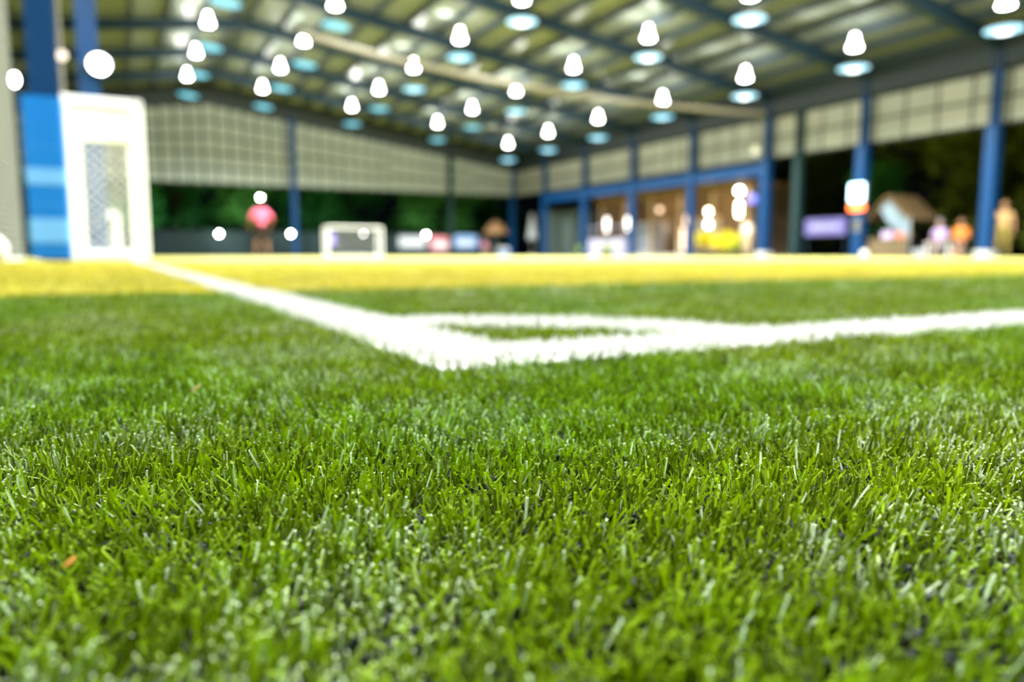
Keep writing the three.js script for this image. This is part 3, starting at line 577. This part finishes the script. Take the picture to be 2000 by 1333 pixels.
{
  const c = thing('counter', 'pale lavender counter at the left end of the pavilion', 'counter', [27.4, 0, -39.0]);
  part('front', moved(box(0.5, 1.1, 3.6, 0.02), 0, 0.55, 0), std(lin(0.55, 0.53, 0.72), 0.6), c);
  part('counter_top', moved(box(0.7, 0.05, 3.8, 0.015), 0, 1.13, 0), std(lin(0.72, 0.72, 0.85), 0.4), c);
  part('awning', merged([moved(box(0.9, 0.05, 3.8, 0.01), -0.1, 1.85, 0), bar(V(0, 1.1, 1.8), V(0, 1.85, 1.8), 0.03), bar(V(0, 1.1, -1.8), V(0, 1.85, -1.8), 0.03)]), std(lin(0.5, 0.5, 0.7), 0.6), c);
  const k = thing('drinks_cooler', 'pale grey cooler cabinet between the lanterns of the pavilion', 'cooler', [28.6, 0.14, -36.4]);
  part('cabinet', moved(box(0.7, 1.9, 1.8, 0.03), 0, 0.95, 0), std(lin(0.3, 0.3, 0.31), 0.5), k); part('door', moved(box(0.03, 1.5, 0.8, 0.01), -0.37, 1.0, -0.44), std(lin(0.2, 0.23, 0.27), 0.2), k); part('door', moved(box(0.03, 1.5, 0.8, 0.01), -0.37, 1.0, 0.44), std(lin(0.2, 0.23, 0.27), 0.2), k);
}
{
  const s = thing('shed', 'grey green ribbed metal shed at the far right corner', 'shed', [27, 0, -43.3]);
  const wallMat = std(lin(0.06, 0.085, 0.08), 0.6);
  for (let i = 0; i < 9; i++) part('front_panel', moved(box(0.05, 2.95, 0.44, 0.015), -0.9, 1.48, -1.85 + i * 0.46), wallMat, s);
  part('end_wall', moved(box(1.75, 2.95, 0.05), 0, 1.48, 2.08), wallMat, s); part('end_wall', moved(box(1.75, 2.95, 0.05), 0, 1.48, -2.08), wallMat, s);
  part('roof', moved(box(2.1, 0.1, 4.5, 0.02), 0, 3.0, 0), std(lin(0.07, 0.09, 0.085), 0.6), s);
}
{
  const lt = thing('lit_sign', 'glowing white sign with an orange foot on a blue column', 'sign', [XR - 0.26, 0, -18.72]);
  part('sign_box', merged([moved(box(0.12, 0.72, 0.66, 0.03), 0, 2.36, 0)]), M.alu, lt);
  part('white_light_panel', moved(box(0.03, 0.6, 0.58, 0.01), -0.075, 2.4, 0), glow(lin(0.5, 0.9, 1), 11), lt);
  part('orange_light_panel', moved(box(0.1, 0.22, 0.62, 0.02), -0.03, 1.84, 0), glow(lin(1, 0.15, 0.012), 8), lt);
  const l = new THREE.PointLight(lin(0.7, 0.93, 1), 1.2, 0, 2); l.position.set(XR - 0.5, 2.4, -18.72); l.shadow.radius = 8; l.name = 'sign_light'; scene.add(l);
  const notice = thing('notice_board', 'small pale notice on the blue column below the lit sign', 'notice', [XR - 0.24, 1.2, -18.72]);
  part('board', box(0.02, 0.4, 0.24, 0.005), std(lin(0.1, 0.1, 0.09), 0.7), notice); part('frame', merged([moved(box(0.03, 0.02, 0.26), 0, 0.2, 0), moved(box(0.03, 0.02, 0.26), 0, -0.2, 0)]), M.alu, notice);

  const b = thing('lit_banner', 'long violet blue lit banner on two posts between the columns', 'banner', [27, 0, -22.3]);
  part('light_panel', moved(box(0.06, 0.72, 2.1, 0.02), 0, 1.3, 0), glow(lin(0.27, 0.23, 0.78), 1.0), b);
  part('pale_lettering_band', moved(box(0.02, 0.26, 1.4, 0.005), -0.04, 1.3, 0), glow(lin(0.7, 0.68, 1), 0.9), b);
  for (const z of [-1, 1]) part('post', moved(box(0.06, 1.7, 0.06), 0.07, 0.85, z), M.steelDark, b);

  const r = thing('round_light', 'small round blue light on the column at the end of the portal beam', 'light', [XR - 0.34, 2.5, -23.85]);
  part('light_disc', lathe([[0, 0.03], [0.2, 0.02], [0.21, -0.02], [0, -0.03]], 24).rotateZ(Math.PI / 2), glow(lin(0.1, 0.14, 1), 2.2), r); part('bracket', bar(V(0.02, 0, 0), V(0.16, 0, 0.26), 0.02), M.alu, r);
  const h = thing('horn_speaker', 'grey horn speaker at the top of the same column as the round blue light', 'speaker', [XR - 0.28, 4.5, -23.6]);
  part('horn', lathe([[0.03, 0], [0.06, 0.1], [0.14, 0.22], [0.2, 0.26], [0.13, 0.22], [0.0, 0.05]], 18).rotateZ(Math.PI / 2), std(lin(0.5, 0.5, 0.46), 0.5), h); part('bracket', moved(box(0.2, 0.05, 0.05), 0.1, 0, 0), M.alu, h);
}
{
  // market tent
  const t = thing('canopy_tent', 'small tent with a tan pitched roof and a bluish white front curtain', 'tent', [26.6, 0, -18.5]);
  const roof = new THREE.Shape(); roof.moveTo(-0.95, 1.4); roof.lineTo(0, 2.35); roof.lineTo(0.95, 1.4); roof.lineTo(0.87, 1.4); roof.lineTo(0, 2.25); roof.lineTo(-0.87, 1.4);
  part('roof', new THREE.ExtrudeGeometry(roof, { depth: 1.8, bevelEnabled: false }).rotateY(Math.PI / 2).translate(-0.9, 0, 0), std(lin(0.14, 0.09, 0.04), 0.8), t);
  const fs = new THREE.Shape(); fs.moveTo(-0.85, 0.75); fs.lineTo(-0.9, 1.42); fs.lineTo(0, 2.2); fs.lineTo(0.4, 1.85); fs.lineTo(-0.1, 1.2);
  part('front_curtain', new THREE.ExtrudeGeometry(fs, { depth: 0.03, bevelEnabled: false }).rotateY(Math.PI / 2).translate(-0.75, 0, 0), std(lin(0.2, 0.27, 0.34), 0.8), t);
  for (const [x, z] of [[-0.85, -0.95], [-0.85, 0.95], [0.85, -0.95], [0.85, 0.95]]) part('pole', bar(V(x, 0, z), V(x, 1.5, z), 0.025), M.alu, t);
  part('table', merged([moved(box(0.6, 0.04, 1.7), -0.5, 0.7, 0), moved(box(0.04, 0.7, 1.6), -0.75, 0.35, 0)]), std(lin(0.15, 0.11, 0.06), 0.8), t);
  const bx = thing('crate', 'reddish crate on the table of the small tent', 'crate', [26.05, 0.72, -18.0]); part('crate_body', moved(box(0.36, 0.26, 0.4, 0.01), 0, 0.13, 0), std(lin(0.6, 0.2, 0.13), 0.7), bx); part('rim', moved(box(0.39, 0.03, 0.43, 0.01), 0, 0.26, 0), std(lin(0.5, 0.16, 0.1), 0.7), bx);
  const b2 = thing('crate', 'lilac crate on the table of the small tent', 'crate', [26.05, 0.72, -18.55]); part('crate_body', moved(box(0.36, 0.26, 0.42, 0.01), 0, 0.13, 0), std(lin(0.5, 0.4, 0.62), 0.7), b2); part('rim', moved(box(0.39, 0.03, 0.45, 0.01), 0, 0.26, 0), std(lin(0.42, 0.33, 0.55), 0.7), b2);

  // parasols
  const ps = thing('parasol', 'open tan parasol beside the far right corner column', 'parasol', [24.0, 0, -48.0]);
  part('pole', bar(V(0, 0, 0), V(0, 2.6, 0), 0.025), M.alu, ps); part('canopy', lathe([[0, 2.6], [0.45, 2.35], [0.95, 1.75], [0.98, 1.62], [0.93, 1.72], [0.43, 2.3], [0, 2.55]], 8), std(lin(0.40, 0.23, 0.12), 0.8), ps); part('foot', moved(new THREE.CylinderGeometry(0.25, 0.28, 0.1, 16), 0, 0.05, 0), M.concrete, ps);
  const pf = thing('parasol', 'closed white parasol standing left of the grey shed', 'parasol', [26.2, 0, -46.6]);
  part('pole', bar(V(0, 0, 0), V(0, 3.1, 0), 0.03), M.alu, pf); part('canopy', lathe([[0.02, 3.1], [0.14, 2.7], [0.32, 1.5], [0.36, 1.25], [0.2, 1.22], [0.03, 1.3]], 10), std(lin(0.62, 0.66, 0.72), 0.8), pf); part('foot', moved(new THREE.CylinderGeometry(0.28, 0.3, 0.12, 16), 0, 0.06, 0), M.concrete, pf);
  const cb = thing('cool_box', 'white and blue cool box under the tan parasol', 'cool box', [24.2, 0, -47.2]);
  part('box_body', moved(box(0.75, 0.5, 0.45, 0.04), 0, 0.25, 0), std(lin(0.35, 0.5, 0.75), 0.5), cb); part('lid', moved(box(0.8, 0.16, 0.5, 0.04), 0, 0.56, 0), M.white, cb);
}
// foliage: a thing with its own stems and one crown of leaves
function leafCrown(n, lobes, size) {
  const p = [];
  for (let i = 0; i < n; i++) {
    const [cx, cy, cz, r] = lobes[Math.floor(rnd() * lobes.length)], d = V(rr(-1, 1), rr(-1, 1), rr(-1, 1)).normalize().multiplyScalar(r * (0.55 + 0.45 * rnd())), c = V(cx, cy, cz).add(d);
    const u = V(rr(-1, 1), rr(-0.8, 0.5), rr(-1, 1)).normalize(), w = V().crossVectors(u, V(rr(-1, 1), rr(-1, 1), rr(-1, 1))).normalize(), L = size * rr(0.6, 1.3), W = L * 0.3, nrm = V().crossVectors(u, w).multiplyScalar(W * 0.35);
    const a = c.clone(), b = c.clone().addScaledVector(u, L), m = c.clone().addScaledVector(u, L * 0.5), l = m.clone().addScaledVector(w, W).add(nrm), q = m.clone().addScaledVector(w, -W).add(nrm);
    for (const t of [[a, m, l], [m, b, l], [a, q, m], [m, q, b]]) for (const v of t) p.push(v.x, v.y, v.z);
  }
  const g = new THREE.BufferGeometry(); g.setAttribute('position', new THREE.Float32BufferAttribute(p, 3)); g.computeVertexNormals(); return g;
}
{
  const shrub = (label, x, a, w, h, leafCol, flowCol) => {
    const t = thing('shrub', label, 'shrub', [x, 0, -a]);
    part('planter', lathe([[0, 0], [w * 0.5, 0], [w * 0.62, 0.3], [w * 0.58, 0.3], [w * 0.5, 0.26], [0, 0.26]], 16), std(lin(0.1, 0.09, 0.08), 0.8), t);
    const lobes = []; for (let i = 0; i < 7; i++) lobes.push([rr(-0.35, 0.35) * w, rr(0.4, 0.8) * h, rr(-0.35, 0.35) * w, w * 0.3]);
    const f = part('foliage', leafCrown(260, lobes, 0.13), std(leafCol, 0.6), t); f.userData.kind = 'stuff';
    if (flowCol) { const b = part('blossoms', leafCrown(700, lobes.map(([x2, y, z, r]) => [x2, y + 0.06, z, r * 1.2]), 0.15), std(flowCol, 0.6), t); b.userData.kind = 'stuff'; }
    part('stem', bar(V(0, 0.2, 0), V(0, h * 0.6, 0), 0.03), M.bark, t);
  };
  shrub('yellow flowering shrub in a planter, left one below the two stacked lanterns', 26.3, 29.0, 0.8, 1.3, lin(0.2, 0.25, 0.02), lin(0.9, 0.75, 0.03));
  shrub('yellow flowering shrub in a planter, middle one below the long lantern', 26.3, 27.8, 0.8, 1.25, lin(0.2, 0.25, 0.02), lin(0.9, 0.75, 0.04));
  shrub('yellow green shrub in a planter nearest the person in cream', 26.3, 26.7, 0.75, 1.2, lin(0.3, 0.35, 0.02), lin(0.7, 0.72, 0.05));
  shrub('lime green shrub at the left foot of the pavilion', 25.9, 39.7, 0.5, 0.95, lin(0.4, 0.55, 0.03));
  shrub('lime green shrub below the leftmost white lantern', 26.3, 37.6, 0.7, 0.9, lin(0.42, 0.5, 0.04));
}
{
  // trees outside, behind the far wall and beyond the right-hand side
  const leafDark = [std(lin(0.03, 0.20, 0.05), 0.65), std(lin(0.06, 0.24, 0.05), 0.65), std(lin(0.15, 0.19, 0.02), 0.65)];
  const make = (kind) => {
    const t = new THREE.Group(), H = 1, lobes = [];
    for (let i = 0; i < 11; i++) lobes.push([rr(-0.32, 0.32), rr(0.16, 0.85), rr(-0.32, 0.32), rr(0.14, 0.22)]);
    part('trunk', merged([new THREE.CylinderGeometry(0.015, 0.032, 0.5, 8).translate(0, 0.25, 0), bar(V(0, 0.4, 0), V(0.15, 0.7, 0.05), 0.012, 6), bar(V(0, 0.36, 0), V(-0.16, 0.62, -0.06), 0.012, 6), bar(V(0, 0.45, 0), V(0.02, 0.8, 0), 0.012, 6)]), M.bark, t);
    const c = part('crown', leafCrown(2600, lobes, 0.06), leafDark[kind], t); c.userData.kind = 'stuff';
    return t;
  };
  const protos = [make(0), make(1), make(2)];
  const place = (kind, label, x, a, h) => { const t = protos[kind].clone(); t.name = numbered('tree'); t.position.set(x, 0, -a); t.rotation.y = rnd() * 6; t.scale.set(h, h, h); tag(t, label, 'tree', x < 26 ? 'trees beyond the far wall' : 'trees beyond the right-hand columns'); scene.add(t); };
  place(0, 'dark tree beyond the far wall, directly right of the white goal frame', 3.6, 54, 9); place(1, 'dark tree beyond the far wall, behind the pink person', 7.6, 53, 8.6); place(0, 'dark tree beyond the far wall, behind its slim blue column', 11.6, 57, 9.5);
  place(0, 'dark tree beyond the far wall, above the far goal', 16, 59, 8.2); place(1, 'green tree beyond the far wall, above the white banner', 20.2, 53, 8); place(1, 'green tree beyond the far wall, above the blue banner', 23.4, 54, 7.6); place(0, 'dark tree beyond the far wall, left of the closed white parasol', 27.4, 60, 9);
  place(0, 'dark tree beyond the far wall, hidden mostly by the white goal', -1.5, 52, 9);
  place(2, 'olive tree seen between the dark teal and the sign column', 38, 29.5, 9); place(2, 'olive tree beyond the lit sign', 36, 22.5, 9.5); place(2, 'olive brown tree behind the small tent', 36, 18.5, 8.8); place(2, 'olive brown tree behind the seated people', 37, 14.5, 9); place(2, 'olive brown tree at the right edge of the picture', 37, 10, 9); place(1, 'green tree behind the violet banner', 34, 25, 5); place(2, 'dark bushy tree low behind the seated people', 33, 16.6, 4.6); place(2, 'bushy tree low behind the person in tan', 33, 13, 4.4);
}
{
  // fence, banners and small lamps beyond the far wall
  const f = thing('fence', 'low dark panel fence beyond the far wall', 'fence', [0, 0, -48.6]);
  for (let i = 0; i < 16; i++) { const x = -6 + i * 2; part('panel', moved(box(1.9, 1.5, 0.05, 0.01), x, 0.8, 0), i % 3 ? M.fence : std(lin(0.014, 0.03, 0.032), 0.7), f); part('post', moved(box(0.08, 1.7, 0.08), x + 1, 0.85, 0), M.steelDark, f); }
  const bn = (label, x0, x1, y0, y1, c, stripe) => { const t = thing('banner', label, 'banner', [(x0 + x1) / 2, (y0 + y1) / 2, -48.56], 0, 'banners on the fence'); part('cloth', box(x1 - x0, y1 - y0, 0.02, 0.008), c, t); part('printed_band', moved(box((x1 - x0) * 0.7, (y1 - y0) * 0.4, 0.006), 0, -(y1 - y0) * 0.1, 0.012), stripe, t); for (const s of [-1, 1]) part('eyelet', new THREE.TorusGeometry(0.03, 0.01, 6, 12).translate(s * (x1 - x0) * 0.46, (y1 - y0) * 0.42, 0.015), M.alu, t); };
  bn('white banner on the fence right of the far goal', 16.9, 18.9, 0.62, 1.4, glow(lin(0.9, 1, 1), 0.9), glow(lin(0.9, 1, 1), 1.2));  // cloth and print glow, their brightness is put in as emission
  bn('pink banner on the fence between the white and the blue one', 19.2, 20.7, 0.42, 1.4, std(lin(0.7, 0.25, 0.3), 0.7), std(lin(0.8, 0.75, 0.8), 0.7));
  bn('light blue banner on the fence', 21.0, 22.8, 0.6, 1.52, std(lin(0.3, 0.5, 0.95), 0.7), std(lin(0.7, 0.75, 0.9), 0.7));
  bn('narrow violet banner on the fence behind the far goal', 12.05, 12.6, 0.75, 1.5, std(lin(0.28, 0.2, 0.75), 0.7), std(lin(0.4, 0.33, 0.8), 0.7));
  const lp = (label, x, y, k, r, c = lin(1, 0.98, 0.9)) => { const t = thing('garden_lamp', label, 'lamp', [x, 0, -47.5], 0, 'small lamps on posts beyond the far wall'); part('post', bar(V(0, 0, 0), V(0, y - 0.05, 0), 0.025), M.steelDark, t); part('lamp_globe', moved(new THREE.SphereGeometry(r, 14, 10), 0, y, 0), glow(c, k), t); part('cap', moved(new THREE.ConeGeometry(r * 1.2, 0.05, 12), 0, y + r + 0.02, 0), M.black, t); const l = new THREE.PointLight(c, k * 0.02, 0, 2); l.position.set(x, y, -47.5); l.shadow.radius = 3; l.name = 'garden_lamp_light'; scene.add(l); };
  lp('small round lamp left of the pink person', 5.38, 1.36, 110, 0.085); lp('small round lamp right of the pink person', 9.55, 1.42, 110, 0.085); lp('small round lamp at the right end of the white banner', 18.48, 1.47, 110, 0.08); lp('dim small round lamp seen through the far goal', 14.16, 1.48, 18, 0.07); lp('taller post lamp above the head of the pink person', 7.8, 3.54, 130, 0.09);
}

scene.traverse((o) => { if (o.isMesh) { o.castShadow = o.receiveShadow = true; } if (o.isPointLight || o.isSpotLight) o.castShadow = true; delete o.userData.base; });
renderer.render(scene, camera);
